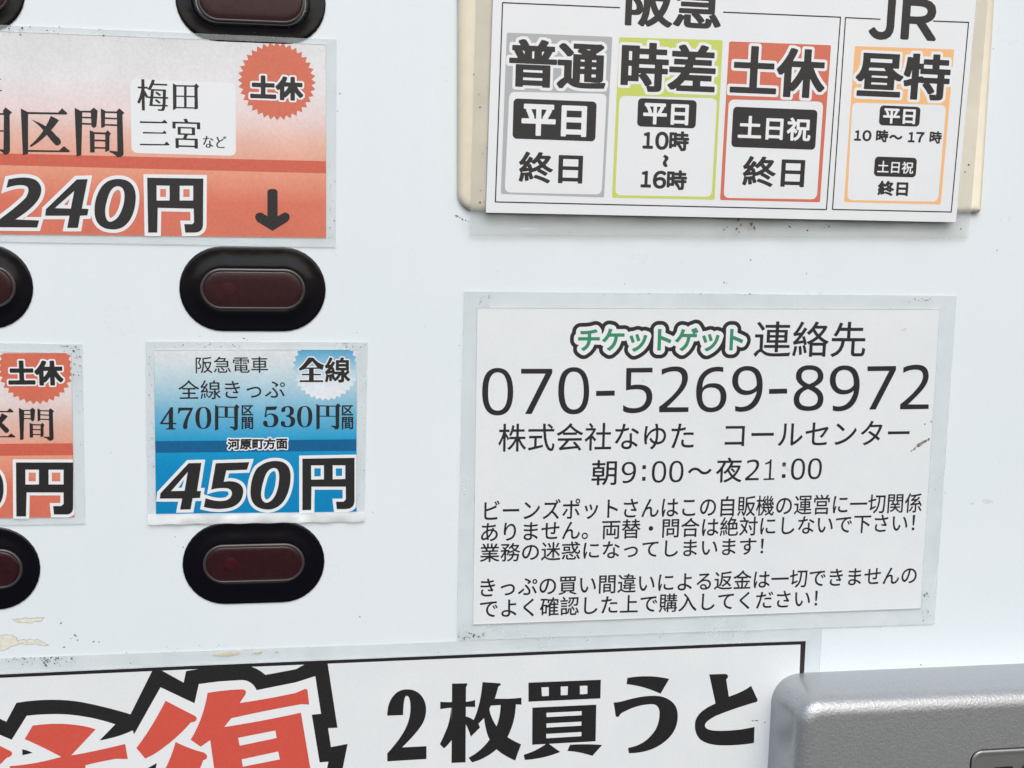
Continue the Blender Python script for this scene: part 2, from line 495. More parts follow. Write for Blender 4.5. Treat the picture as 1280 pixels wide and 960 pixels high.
# ------------------------------------------------------------------ the panel
def ragged(c, j):
    rr = random.Random(len(c)); out = []
    for i in range(len(c)):
        a, b = c[i], c[(i+1) % len(c)]; n = max(1, int(math.hypot(b[0]-a[0], b[1]-a[1]) / .45))
        for k in range(n):
            out.append((a[0] + (b[0]-a[0])*k/n + rr.uniform(-j, j), a[1] + (b[1]-a[1])*k/n + rr.uniform(-j, j)))
    return out
def build_panel():
    V = [(-420, 0, -380), (420, 0, -380), (420, 0, 380), (-420, 0, 380), (-420, -6, -380), (420, -6, -380), (420, -6, 380), (-420, -6, 380)]
    Fc = [(0, 1, 2, 3), (4, 7, 6, 5), (0, 4, 5, 1), (1, 5, 6, 2), (2, 6, 7, 3), (3, 7, 4, 0)]
    p = mesh_obj('machine_panel', V, Fc, 'panel'); p['kind'] = 'structure'
    # chipped paint, lower left (origin 0,760 scale 6.4)
    c1 = [[(108, 96), (150, 84, 1), (230, 86), (300, 80), (348, 84), (330, 106), (270, 112), (250, 120), (160, 114), (120, 108)]]
    c2 = [[(-200, 240), (-60, 225), (15, 222), (30, 214), (75, 222), (90, 212), (110, 228), (132, 240), (128, 250), (145, 262), (190, 256), (250, 254), (300, 256), (335, 274), (365, 288), (385, 292), (360, 306), (325, 296), (290, 286), (220, 290), (150, 288), (105, 302), (60, 326), (0, 342), (-90, 352), (-200, 330)]]
    for c in (c1, c2):
        g = traced(0, 760, 6.4, c, .03)
        g = [ragged(q, .16) for q in g]
        o = orient([g])[0]
        flat_polys('chip_edge', [[miter(o[0], .16)]], .008, 'chip_edge', p)
        flat_polys('paint_chip', [o], .015, 'chip', p)
    sp = [(94, 794, 2.2, 1.8, 130), (97, 800, 1.2, 1.5, 20), (89, 798, .8, 1.5, 30), (117, 802, 1.7, 1.6, 10), (124, 802.5, 1.3, 1, 0), (76, 779, 1.4, 2, 30), (80, 809, 1.5, 2, 20),
          (219, 671, 1.0, 1, 0), (229, 684, 1.2, 1, 0), (222, 682, .8, 1, 0), (460, 576, .8, 1, 0), (425, 117, 1.3, 1.5, 0), (422, 139, 1.2, 1.5, 80), (410, 447, 1.1, 1, 0),
          (305, 423, 1.2, 2, 0), (309, 425, .9, 1, 0), (446, 416, .9, 1.4, 60), (139, 566, .8, 1, 0), (450, 771, 1.3, 1.4, 0), (905, 353, 1.6, 1.6, 120), (908, 354, 1, 1, 0), (781, 355, 1.1, 1, 0),
          (938, 325, 1.2, 2, 0), (1246, 313, 1.3, 1.5, 80), (1242, 61, 1.2, 1, 0), (559, 101, .7, 1, 0), (1250, 577, .9, 1, 0), (1151, 831, 1.3, 1.4, 0), (1137, 811, .8, 1, 0), (466, 640, .8, 1, 80),
          (250, 420, .8, 2, 10), (1008, 342, .9, 2, 60), (571, 270, 2, 2.2, -10), (575, 272, 1.2, 1.6, 10), (466, 641, .7, 1, 0), (1268, 318, .6, 1, 0), (950, 346, .8, 1, 0), (330, 772, .8, 1, 0)]
    flakes('speck', [(x, y, q * .75, st, an) for x, y, q, st, an in sp], .0, 'speck', p, seed=3)
    flakes('mark', [(1235, 627, 3.5, 2.6, -12), (378, 337, 3, 2, -10), (1215, 629, 2, 2, 10)], .0, 'smear', p, seed=5)
    return p
build_panel()

# ------------------------------------------------------------------ push buttons
def button(x0, x1, y0, y1, label, cap=1.0):
    cx, cy = (x0 + x1)/2, (y0 + y1)/2
    c = pl(cx, cy, 0); A = pl(x0, cy, 0); B = pl(x1, cy, 0); T = pl(cx, y0, 0); D = pl(cx, y1, 0)
    hw, hh = (B[0] - A[0])/2, (T[1] - D[1])/2
    t = thing('push_button', label, 'button', c, 'oval push buttons with red lenses on the machine front')
    def pill(HW, HH, n=18):
        def f(ins):
            r = HH - ins; s = HW - HH
            pts = []
            for sx, a0 in ((1, -90), (-1, 90)):
                for k in range(n + 1):
                    a = math.radians(a0 + 180*k/n)
                    pts.append((c[0] + sx*s + r*math.cos(a)*1.0, c[1] + r*math.sin(a)))
            return pts
        return f
    # bezel: thin flange, domed body, then the well round the lens
    well = hh - 5.62            # inset where the well begins
    pr = [(0, .0), (0, .30), (.10, .42), (.35, .48), (.9, .50), (1.6, .52), (2.2, .54), (3.0, .60), (3.7, .69), (4.3, .76), (well - .6, .82), (well - .2, .83), (well, .82), (well + .15, .8), (well + .2, .6)]
    loft('bezel', pill(hw, hh), pr, 'black', t, cap=False)
    lw, lh = 13.55, 5.45               # lens half sizes incl. rim
    rim = [(0, .6), (0, .95), (.14, 1.08), (.36, 1.16), (.6, 1.19), (.72, 1.12), (.8, .95)]
    loft('lens_rim', pill(lw, lh), rim, 'rim', t, cap=False)
    loft('lamp_cavity', pill(lw - .5, lh - .5), [(0, .8), (.3, .5), (1.2, .4)], 'cavity', t)
    ln = loft('lens', pill(lw - .78, lh - .78), [(0, .9), (.08, 1.04), (.35, 1.12), (1.1, 1.19), (2.4, 1.22)], 'lens', t)
    # the unlit lamp behind the lens, left of the middle
    V, Fc = [], []; n = 14
    for ring, (r, h) in enumerate(((2.1, .42), (2.0, .6), (1.3, .8), (.3, .85))):
        V += [(c[0] - 6.3 + r*math.cos(2*math.pi*k/n), h, c[1] - .2 + r*math.sin(2*math.pi*k/n)) for k in range(n)]
    for r in range(3):
        for k in range(n): Fc.append((r*n + k, r*n + (k+1) % n, (r+1)*n + (k+1) % n, (r+1)*n + k))
    Fc.append(tuple(3*n + k for k in range(n)))
    mesh_obj('led', V, Fc, 'led', t, smooth=True)
    return t
button(220, 408, -51, 54, 'black oval button cut by the top edge, above the starburst of the wide orange label')
button(225, 408, 308.6, 414, 'black oval button with dark red lens between the long orange label and the blue label')
button(229, 406.4, 652.5, 753.8, 'black oval button with dark red lens directly below the blue 450 yen label')
button(-150, 32, -65, 39, 'black oval button cut by the top left corner of the photo')
button(-141, 42.4, 305, 411, 'black oval button half cut by the left edge, between the two orange labels')
button(-128, 51.4, 659.5, 763, 'black oval button cut by the left edge, lowest on the left above the chipped paint')

# ------------------------------------------------------------------ laminated labels
def pouch(parent, outer, inner, h0, h1, mat='film', name='laminate'):
    o = bent(outer, h1, 12); i = quadp(inner, h1)
    i = i if area(i) > 0 else i[::-1]
    return slab(name, [o, miter(i, -.02)], h0, h1, mat, parent)

SH = .35   # front of a laminated paper above the panel, mm
MIN = {
 '円': [[[(15, 200), (28, 182), (62, 208), (50, 222), (52, 400), (50, 428, 1), (22, 428), (15, 412, 1), (-2, 408), (-2, 398), (18, 400), (20, 222)]], [[(-140, 208), (20, 212), (20, 221), (-140, 217)]], [[(-140, 298), (18, 300), (18, 308), (-140, 306)]], [[(-170, 190), (-142, 207), (-142, 422), (-168, 430)]], [[(-66, 212), (-46, 212), (-46, 303), (-66, 303)]]],
 '区': [[[(107, 188), (145, 207), (145, 422), (118, 430)]], [[(143, 206), (300, 209), (320, 187), (348, 212), (343, 220), (143, 217)]], [[(143, 402), (305, 405), (330, 382), (362, 408), (356, 414), (143, 412)]],
        [[(262, 226), (305, 248), (300, 256), (230, 350, 1), (158, 388), (154, 380), (225, 320, 1)]], [[(160, 245), (250, 275, 1), (292, 330), (320, 350, 1), (313, 368), (305, 383, 1), (288, 378), (272, 365, 1), (232, 312), (200, 270, 1)]]],
 '間': [[[(385, 184), (415, 200), (425, 202), (420, 428), (395, 437)]], [[(420, 200), (478, 200), (478, 210), (420, 209)]], [[(468, 198), (484, 183), (504, 200), (498, 280), (485, 290), (472, 280)]], [[(418, 230), (475, 232), (475, 240), (418, 238)]], [[(418, 262), (475, 264), (475, 273), (418, 271)]],
        [[(520, 188), (543, 200), (541, 282), (522, 290)]], [[(540, 202), (608, 204), (608, 213), (540, 211)]], [[(600, 204), (615, 187), (642, 210), (632, 222), (638, 420), (636, 440, 1), (605, 440), (590, 420, 1), (566, 414), (566, 406), (606, 410), (603, 212)]], [[(540, 234), (605, 237), (605, 245), (540, 242)]], [[(540, 268), (605, 270), (605, 279), (540, 276)]],
        [[(463, 300), (487, 310), (545, 312), (555, 300), (572, 317), (565, 330), (565, 405), (543, 412), (543, 396), (490, 395), (488, 415), (465, 415)], [(488, 320), (543, 322), (543, 350), (488, 348)], [(488, 357), (543, 359), (543, 388), (488, 386)]]],
 '三': [[[(722, 254), (835, 257), (850, 246), (864, 261), (861, 265), (722, 263)]], [[(738, 309), (838, 312), (848, 301), (860, 314), (856, 319), (738, 317)]], [[(722, 370), (848, 372), (860, 359), (876, 374), (872, 379), (722, 378)]]],
 '田': [[[(892, 58), (911, 68), (911, 188), (893, 198)]], [[(909, 67), (1002, 69), (1013, 59), (1028, 75), (1020, 83), (1022, 190), (1004, 194), (1003, 77), (909, 75)]], [[(909, 121), (1004, 123), (1004, 130), (909, 128)]], [[(950, 70), (963, 70), (963, 185), (950, 185)]], [[(909, 180), (1004, 182), (1004, 189), (909, 187)]]],
}
def mincho(parent, h, chars, fn=lambda x, y: (x, y)):
    for c in chars:
        gs = []
        for g in MIN[c]:
            gs.append([[pl(*fn(x / 4.129, 90 + y / 4.129), h) for x, y in quad_path(p)] for p in g])
        flat_polys('lettering', orient(gs), h, 'ink', parent, step=.002)

def label_long():
    t = thing('price_label', 'wide orange laminated 240 yen label with a red starburst and a down arrow', 'price label', pl(200, 170))
    pap = [(-170, 290.5), (407.5, 297.3), (407.5, 55.4), (-170, 32)]
    slab('paper', [quadp(pap, SH)], .05, SH, M['grad_orange'], t)
    pouch(t, [(-182, 299), (419.5, 309), (420.5, 49.4), (-182, 23)], pap, .02, .55)
    R = -.004
    flat_polys('stripe', [[quadp([(-170, 202), (407.5, 216.7), (407.5, 201.5), (-170, 187.5)], SH)]], SH + .01, 'salmon_bar', t)
    flat_polys('text_patch', [[Box(163.6, 294.6, 101, 193, SH + .015, R).rect(1.4)]], SH + .015, 'white', t)
    flat_polys('starburst', [[starburst(346.3, 101.6, 45, 36, .11, SH + .02)]], SH + .02, 'salmon', t)
    heavy('lettering', '土休', Box(312.6, 379, 95, 125, SH + .03, R), 'ink', t, w=1.5, outline=2.0, sharp=True)
    mm = (0, .9)
    mincho(t, SH + .03, ('円', '区', '間'))
    mincho(t, SH + .03, ('三', '田'))
    heavy('lettering', '梅', Box(171.5, 210, 99.5, 138.5, SH + .03, R), 'ink', t, w=-.3, style=(0, .7))
    heavy('lettering', '宮', Box(215.5, 250.5, 148.3, 185.5, SH + .03, R), 'ink', t, w=-.3, style=mm)
    heavy('lettering', 'など', Box(253.5, 283, 170, 185, SH + .03, R), 'ink', t, w=-.1, style=(0, .3))
    heavy('lettering', '車', Box(-19, 2, 96, 117, SH + .03, R), 'ink', t, w=0)
    g = lambda p: traced(0, 200, 4.741, p, SH + .03)
    digits = [g([[(50, 115), (150, 92, 1), (205, 115), (268, 150, 1), (232, 225), (200, 285, 1), (90, 352), (232, 358), (220, 400), (-22, 398), (-8, 355), (110, 270, 1), (155, 220), (185, 165, 1), (150, 152), (110, 140, 1), (38, 165)]]),
              g([[(455, 115), (520, 113), (485, 288), (525, 290), (518, 328), (475, 330), (462, 402), (398, 402), (412, 330), (268, 330), (272, 292)], [(325, 285), (420, 288), (440, 183)]]),
              g([[(700, 112), (805, 112, 1), (805, 225), (800, 330, 1), (750, 380), (715, 415, 1), (660, 411), (560, 405, 1), (560, 300), (560, 215, 1), (605, 155), (640, 112, 1)], [(695, 155), (655, 160, 1), (637, 230), (615, 300, 1), (628, 340), (640, 378, 1), (672, 360), (715, 340, 1), (735, 250), (750, 155, 1)]]),
              g([[(872, 105), (1205, 110), (1203, 380), (1203, 430, 1), (1150, 430), (1098, 430), (1092, 380), (1140, 380), (1150, 370), (1148, 288), (935, 283), (932, 430), (878, 430)], [(928, 150), (1005, 152), (1005, 240), (928, 240)], [(1065, 152), (1145, 152), (1145, 240), (1065, 240)]])]
    outlined(digits, SH + .03, 4.1 * PX, 'ink', t)
    a = traced(0, 0, 2.977, [[(995, 715), (995, 703, 1), (1014, 703), (1033, 703, 1), (1033, 715), (1033, 805), (1055, 792), (1066, 788, 1), (1075, 797), (1084, 812, 1), (1068, 826), (1014, 859), (960, 826), (944, 812, 1), (953, 797), (962, 788, 1), (975, 792), (995, 805)]], SH + .03)
    flat_polys('arrow', [a], SH + .03, 'ink', t)
    flakes('grime', cluster(26, 0, 130, 33, 44, .3, 1.5, 11, 1.4) + cluster(14, 130, 400, 40, 52, .3, .9, 12) + cluster(20, 411, 419, 180, 300, .3, 1.1, 13), .56, 'dirt', t)

def lin(c, k=1.): return (c[0]*k, c[1]*k, c[2]*k, 1)
M['grad_orange'] = grad_mat('orange_gradient', [(0, srgb(203, 114, 94)), (.18, srgb(210, 116, 96)), (.33, srgb(220, 150, 126)), (.36, srgb(222, 156, 132)), (.50, srgb(222, 181, 168)), (.64, srgb(224, 210, 212)), (.80, srgb(220, 222, 226)), (1, srgb(212, 216, 220))])
M['grad_orange_small'] = grad_mat('orange_gradient_small', [(0, srgb(203, 114, 94)), (.18, srgb(210, 112, 92)), (.35, srgb(220, 150, 126)), (.40, srgb(222, 156, 132)), (.56, srgb(214, 178, 166)), (.70, srgb(220, 207, 208)), (.85, srgb(216, 219, 221)), (1, srgb(212, 214, 216))])
M['grad_blue'] = grad_mat('blue_gradient', [(0, srgb(0, 126, 184)), (.30, srgb(0, 136, 192)), (.45, srgb(24, 152, 202)), (.62, srgb(104, 176, 208)), (.80, srgb(176, 206, 220)), (1, srgb(220, 224, 228))])
M['grad_burst'] = grad_mat('blue_burst_gradient', [(0, srgb(226, 230, 236)), (.35, srgb(214, 226, 236)), (.75, srgb(130, 185, 212)), (1, srgb(84, 160, 200))])
label_long()

def label_blue():
    t = thing('price_label', 'blue laminated 450 yen label with a starburst in its upper right corner', 'price label', pl(320, 540))
    pap = [(195, 643.3), (445.5, 640), (446, 437), (192.5, 437.5)]
    slab('paper', [quadp(pap, SH)], .05, SH, M['grad_blue'], t)
    pouch(t, [(184.5, 656), (455.5, 652), (459.5, 428), (181.5, 427.5)], pap, .02, .55)
    # crinkled, lifted lower edge of the pouch; whitish colour paints its glare
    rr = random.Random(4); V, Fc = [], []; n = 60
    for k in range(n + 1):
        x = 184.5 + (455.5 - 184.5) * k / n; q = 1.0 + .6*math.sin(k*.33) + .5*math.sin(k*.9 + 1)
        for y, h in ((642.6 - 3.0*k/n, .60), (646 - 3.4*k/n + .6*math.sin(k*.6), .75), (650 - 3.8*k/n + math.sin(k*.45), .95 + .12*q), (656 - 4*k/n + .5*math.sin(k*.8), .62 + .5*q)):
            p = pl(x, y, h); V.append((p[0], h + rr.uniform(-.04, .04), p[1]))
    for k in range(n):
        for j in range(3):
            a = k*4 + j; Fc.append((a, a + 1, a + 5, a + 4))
    mesh_obj('lifted_film_edge', V, Fc, 'film_glare', t, smooth=True)
    R = .004
    # starburst clipped by the sheet's corner
    cl = pl(445.5, 437.4, SH)
    flat_polys('starburst', [[starburst(407, 460.5, 40, 34, .09, SH + .015, clip=(cl[0] - .02, cl[1] - .02))]], SH + .015, M['grad_burst'], t)
    flat_polys('stripe', [[quadp([(194.6, 566), (445.5, 563.5), (445.5, 549.2), (194.3, 551.5)], SH)]], SH + .01, 'blue_bar', t)
    heavy('lettering', '阪急電車', Box(244.5, 335, 445.8, 466.3, SH + .03, R), 'ink_thin', t, w=.1)
    heavy('lettering', '全線きっぷ', Box(223, 356.3, 474.8, 498.8, SH + .03, R), 'ink_thin', t, w=.1)
    z5 = lambda *p: traced(195, 500, 5.02, list(p), SH + .03)
    def oval(cx, cy, rx, ry, ix): return [(cx, cy - ry), (cx + rx, cy - ry, 1), (cx + rx, cy), (cx + rx, cy + ry, 1), (cx, cy + ry), (cx - rx, cy + ry, 1), (cx - rx, cy), (cx - rx, cy - ry, 1)], [(cx, cy - ry + 5), (cx + ix, cy - ry + 5, 1), (cx + ix, cy), (cx + ix, cy + ry - 5, 1), (cx, cy + ry - 5), (cx - ix, cy + ry - 5, 1), (cx - ix, cy), (cx - ix, cy - ry + 5, 1)]
    flat_polys('lettering', orient([z5([(92, 45), (107, 45), (107, 143), (127, 143), (127, 152), (107, 152), (107, 175), (122, 179), (122, 185), (62, 185), (62, 179), (80, 176), (80, 152), (25, 152), (25, 145)], [(42, 142), (80, 142), (80, 82)]),
        z5([(140, 48), (230, 47), (232, 55), (197, 120, 1), (197, 160), (199, 183, 1), (184, 183), (168, 183, 1), (170, 162), (172, 130, 1), (212, 64), (160, 66), (150, 66, 1), (145, 85), (137, 85)]), z5(*oval(297, 112, 50, 69, 24))]), SH + .03, 'ink_thin', t)
    flat_polys('lettering', orient([z5([(690, 42), (762, 40), (750, 62), (696, 64), (692, 96), (705, 84, 1), (722, 84), (768, 86, 1), (768, 125), (768, 171, 1), (715, 171), (672, 171, 1), (672, 145), (672, 130, 1), (686, 130), (700, 132, 1), (699, 148), (700, 164, 1), (716, 164), (740, 164, 1), (740, 127), (740, 92, 1), (715, 92), (698, 92, 1), (692, 108), (680, 108)]),
        z5([(785, 65), (790, 38, 1), (828, 38), (866, 38, 1), (866, 68), (866, 92, 1), (842, 100), (874, 106, 1), (874, 132), (874, 171, 1), (825, 171), (783, 171, 1), (783, 146), (783, 132, 1), (797, 132), (811, 134, 1), (810, 149), (810, 164, 1), (825, 164), (846, 162, 1), (846, 132), (846, 106, 1), (815, 104), (815, 97), (840, 95, 1), (840, 70), (840, 45, 1), (825, 45), (810, 46, 1), (812, 60), (812, 76, 1), (798, 76), (785, 76, 1)]), z5(*oval(933, 104, 48, 67, 23))]), SH + .03, 'ink_thin', t)
    for dx, dy in ((0, 0), (636, -6)):
        q = lambda p: z5([(x + dx, y + dy) + tuple(k) for x, y, *k in p])
        flat_polys('lettering', orient([q([(370, 30), (392, 42), (391, 185), (370, 192)]), q([(390, 39), (495, 42), (495, 48), (390, 46)]), q([(390, 104), (495, 106), (495, 111), (390, 110)]), q([(431, 42), (451, 42), (451, 107), (431, 107)]),
            q([(490, 44), (504, 26), (525, 42), (515, 52), (513, 175), (512, 190, 1), (490, 191), (480, 176, 1), (464, 172), (464, 166), (492, 168)])]), SH + .03, 'ink_thin', t, step=.002)
    for x0, x1 in ((302, 316.6), (427.3, 441.5)):
        heavy('lettering', '区', Box(x0, x1, 506.5, 519.3, SH + .03, R), 'ink_thin', t, w=.4)
        heavy('lettering', '間', Box(x0, x1, 521, 536.6, SH + .03, R), 'ink_thin', t, w=.4)
    heavy('lettering', '河原町方面', Box(284.5, 359.5, 547.6, 561.8, SH + .03, R), 'ink', t, w=.55, outline=1.5)
    z12 = lambda *p: traced(360, 425, 12, list(p), SH + .03)
    outlined([z12([(160, 432), (235, 370, 1), (305, 262), (380, 262), (450, 350, 1), (540, 372), (518, 450), (470, 432), (260, 432), (175, 462)], [(365, 320), (440, 410), (270, 412)]),
              z12([(315, 425), (385, 425), (385, 610), (315, 610)]), z12([(208, 506), (495, 506), (495, 528), (208, 528)]), z12([(175, 602), (528, 602), (528, 631), (175, 631)])], SH + .03, 1.3 * PX, 'ink', t, 'lettering')
    heavy('lettering', '線', Box(406, 438, 446.5, 478.3, SH + .04, R), 'ink', t, w=.75, outline=1.3)
    g = lambda p: traced(180, 540, 4.571, p, SH + .03)
    digits = [g([[(255, 178), (328, 176), (303, 337), (326, 337), (320, 376), (278, 378), (266, 442), (206, 443), (218, 380), (90, 380), (94, 350)], [(155, 337), (232, 336), (250, 228)]]),
              g([[(410, 178), (602, 172), (588, 215), (470, 220), (456, 284), (500, 276, 1), (530, 288), (574, 305, 1), (566, 355), (556, 410, 1), (500, 430), (430, 450, 1), (342, 428), (352, 378), (420, 402, 1), (470, 390), (505, 375, 1), (502, 345), (498, 322, 1), (465, 320), (420, 318, 1), (384, 330)]]),
              g([[(752, 165), (838, 165, 1), (838, 255), (835, 350, 1), (790, 405), (750, 448, 1), (695, 442), (610, 435, 1), (608, 345), (610, 260, 1), (645, 208), (690, 165, 1)], [(742, 205), (700, 210, 1), (683, 280), (662, 350, 1), (672, 380), (685, 410, 1), (710, 402), (752, 385, 1), (768, 305), (785, 205, 1)]]),
              g([[(905, 152), (1203, 147), (1203, 390), (1203, 440, 1), (1150, 440), (1102, 440), (1097, 398), (1140, 398), (1153, 385), (1153, 312), (957, 312), (955, 445), (905, 446)], [(955, 190), (1028, 190), (1028, 270), (955, 272)], [(1078, 190), (1150, 190), (1150, 268), (1078, 270)]])]
    gs = orient(digits)
    lim = pl(445.4, 600, SH)[0]
    outline_shapes('price_digits_outline', gs, SH + .03, 3.9 * PX, t, lim)
    flat_polys('price_digits', gs, SH + .07, 'ink', t)
    flakes('grime', cluster(34, 186, 192, 440, 600, .3, 1.0, 21) + cluster(24, 190, 300, 429, 434, .3, 1.1, 22) + cluster(18, 420, 458, 429, 434, .3, 1.1, 23) + cluster(16, 449, 458, 460, 620, .3, .9, 24), .56, 'dirt', t)
label_blue()

def label_small():
    t = thing('price_label', 'orange laminated label with a red starburst, cut by the left edge of the photo', 'price label', pl(20, 545))
    pap = [(-150, 650), (92.8, 646.5), (88.8, 441.3), (-150, 437)]
    slab('paper', [quadp(pap, SH)], .05, SH, M['grad_orange_small'], t)
    pouch(t, [(-160, 660), (106, 655), (102.3, 430.8), (-160, 427)], pap, .02, .55)
    R = .004
    flat_polys('stripe', [[quadp([(-150, 571), (91.4, 569), (91, 554), (-150, 556)], SH)]], SH + .01, 'salmon_bar', t)
    cl = pl(88.9, 441.4, SH)
    flat_polys('starburst', [[starburst(44.5, 460.5, 43, 34, .1, SH + .015, clip=(cl[0] - .02, cl[1] - .02))]], SH + .015, 'salmon', t)
    heavy('lettering', '土休', Box(10, 79, 450.5, 482, SH + .03, R), 'ink', t, w=1.5, outline=1.8, sharp=True)
    mincho(t, SH + .03, ('区', '間'), lambda x, y: (24 + (x - 94) * .712, 510 + (y - 135) * .665))
    g = lambda p: traced(0, 420, 4, p, SH + .03)
    digits = [g([[(-60, 662), (18, 662, 1), (18, 765), (18, 862, 1), (-60, 866), (-130, 866, 1), (-130, 765), (-130, 662, 1)], [(-58, 700), (-90, 700, 1), (-90, 765), (-90, 828, 1), (-60, 828), (-30, 828, 1), (-28, 765), (-28, 700, 1)]]),
              g([[(80, 632), (366, 632), (366, 855), (366, 892, 1), (330, 892), (270, 892), (266, 850), (305, 850), (318, 840), (318, 782), (133, 782), (130, 902), (82, 902)], [(127, 668), (195, 668), (195, 742), (127, 742)], [(243, 668), (318, 668), (318, 742), (243, 742)]])]
    gs = orient(digits)
    lim = pl(91.9, 600, SH)[0]
    outline_shapes('price_digits_outline', gs, SH + .03, 3.7 * PX, t, lim)
    flat_polys('price_digits', gs, SH + .07, 'ink', t)
    flakes('grime', cluster(18, 75, 101, 431, 440, .3, 1.5, 31) + cluster(16, 92, 103, 440, 470, .3, 1.6, 32) + cluster(14, 96, 105, 480, 650, .3, .9, 33), .56, 'dirt', t)
label_small()

# ------------------------------------------------------------------ upper right: plate, pouch and card
PH, CH = 2.4, 3.3      # heights of the plate face and the card face
def plate_and_card():
    p = thing('mounting_plate', 'cream plastic plate with rounded corner behind the white ticket type sign', 'plate', pl(900, 100))
    bl, br = pl(571.5, 263, 0), pl(1223, 265.5, 0)
    tl, tr = pl(579, -110, 0), pl(1254, -110, 0)
    def outline(ins):
        pts = []
        ax = (br[0]-bl[0], br[1]-bl[1]); L = math.hypot(*ax); u = (ax[0]/L, ax[1]/L); v = (-u[1], u[0]); H = 82.0
        def loc(a, b): return (bl[0] + u[0]*a + v[0]*b, bl[1] + u[1]*a + v[1]*b)
        for cx, cz, r, a0 in ((L - .8, .8, .8, -90), (L - 4, H - 4, 4, 0), (4.5, H - 4.5, 4.5, 90), (4.8, 4.8, 4.8, 180)):
            rr_ = max(r - ins, .08)
            for k in range(9):
                a = math.radians(a0 + 90*k/8)
                qx = cx + (0 if r > ins else (r - ins) * (1 if cx > L/2 else -1))
                pts.append(loc(min(max(cx + rr_*math.cos(a), ins), L - ins), min(max(cz + rr_*math.sin(a), ins), H - ins)))
        return pts
    loft('plate_body', outline, [(0, 0), (0, 1.2), (.25, 1.7), (.7, 2.05), (1.3, 2.28), (2.0, PH)], 'cream', p)
    flakes('speck', [(592, 93, 1.1, 1, 0), (600, 134, 1.2, 1, 0), (600, 253, 1.4, 1, 0), (601, 238, .9, 1, 0), (605, 252, .8, 1, 0), (1211, 206, 1.2, 1.2, 0), (1206, 215, 1, 1, 0), (1207, 214, .6, 1, 0)], PH + .13, 'dirt', p, seed=6)

    t = thing('ticket_type_sign', 'white printed sign with grey, lime, red and orange boxes, on the cream plate', 'sign', pl(900, 130), h=PH)
    # film pouch under the card: over the plate, hanging down past its lower edge
    V, Fc = [], []; n = 60
    rows = ((-108, PH + .10), (0, PH + .10), (120, PH + .10), (255, PH + .10), (263, PH + .09), (270, 2.2), (278, 1.9), (286, 1.7), (289.5, 1.75), (291.5, 1.6))
    for k in range(n + 1):
        f = k / n
        for y, h in rows:
            xl = 594.5 - 7.5*y/291; xr = 1235 - 24*y/297
            yy = y + (3 + 3*f)*max(0, (y - 200))/91 if y > 200 else y
            wob = (.18*math.sin(k*.5) + .12*math.sin(k*1.3 + 2)) * (1 if y > 265 else 0)
            q = pl(xl + (xr - xl)*f, yy, h); V.append((q[0], h + wob, q[1]))
    m_ = len(rows)
    for k in range(n):
        for j in range(m_ - 1):
            a = k*m_ + j; Fc.append((a, a + 1, a + m_ + 1, a + m_))
    mesh_obj('laminate', V, Fc, 'film_clear', t, smooth=True)
    # pale slivers painted as glints where the film edge is welded
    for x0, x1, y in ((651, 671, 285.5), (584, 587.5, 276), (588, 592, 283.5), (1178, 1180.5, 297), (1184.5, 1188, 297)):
        flat_polys('film_glint', [[quadp([(x0, y + .4), ((x0+x1)/2, y + 1.2), (x1, y + .8), ((x0+x1)/2, y - .8)], 2.4)]], 2.4, 'film_glare', t)
    card = [(607.3, 265.9), (1195, 278), (1229, -90), (619, -90)]
    slab('card', [quadp(card, CH)], PH + .35, CH, 'card', t, bevel=.06)
    h = CH + .02; R = -.006
    # thin black frames
    def line(a, b, w): 
        A, B = pl(*a, h), pl(*b, h); d = Vector((B[0]-A[0], B[1]-A[1])).normalized(); nx, nz = -d.y*w*PX/2, d.x*w*PX/2
        return [[(A[0]+nx, A[1]+nz), (A[0]-nx, A[1]-nz), (B[0]-nx, B[1]-nz), (B[0]+nx, B[1]+nz)]]
    w_ = 1.5
    flat_polys('frame_line', [line((628.3, 2.8), (619.2, 252.9), w_), line((619.3, 252.4), (1033, 262), w_), line((1033, 262.4), (1050.7, 21.2), w_), line((628.3, 3.3), (775, 9.6), w_), line((904, 15.2), (1050.7, 21.5), w_)], h, 'ink_thin', t)
    flat_polys('frame_line', [line((1057, 21.3), (1040.6, 262.2), w_), line((1040.7, 261.8), (1189.2, 265), w_), line((1189, 265.4), (1210.8, 27.5), w_), line((1057, 22), (1100.5, 24), w_), line((1166, 26.3), (1210.8, 28), w_)], h, 'ink_thin', t)
    heavy('lettering', '阪急', Box(782, 902, -21, 35, h, R), 'ink', t, w=1.3, style=(0, .7))
    heavy('lettering', 'Ｊ', Box(1087, 1118.5, -3, 50, h, R), 'ink', t, w=2.3); heavy('lettering', 'Ｒ', Box(1127, 1171.5, -2, 50.5, h, R), 'ink', t, w=2.3)
    # four ticket-type boxes: outer quad, inner quad
    cols = [('grey', [(626, 242.5), (755, 246.8), (765.5, 46), (633.5, 40.7)], [(630.8, 240.5), (752, 243.2), (758.5, 117), (636.7, 114.5)]),
            ('green', [(765, 247.2), (893.2, 249.6), (903.5, 50.3), (774, 46.5)], [(769, 244), (889.5, 246), (896.5, 122.5), (774.5, 119.5)]),
            ('red_box', [(900, 250), (1025, 252.8), (1038.8, 56.5), (911.5, 51.7)], [(904.5, 247.3), (1021, 249.2), (1029.3, 127), (911, 124.2)]),
            ('orange', [(1055, 252.5), (1176, 255.5), (1192.7, 61.8), (1068.5, 57.6)], [(1059, 250), (1172.5, 252), (1183, 131), (1065.5, 128)])]
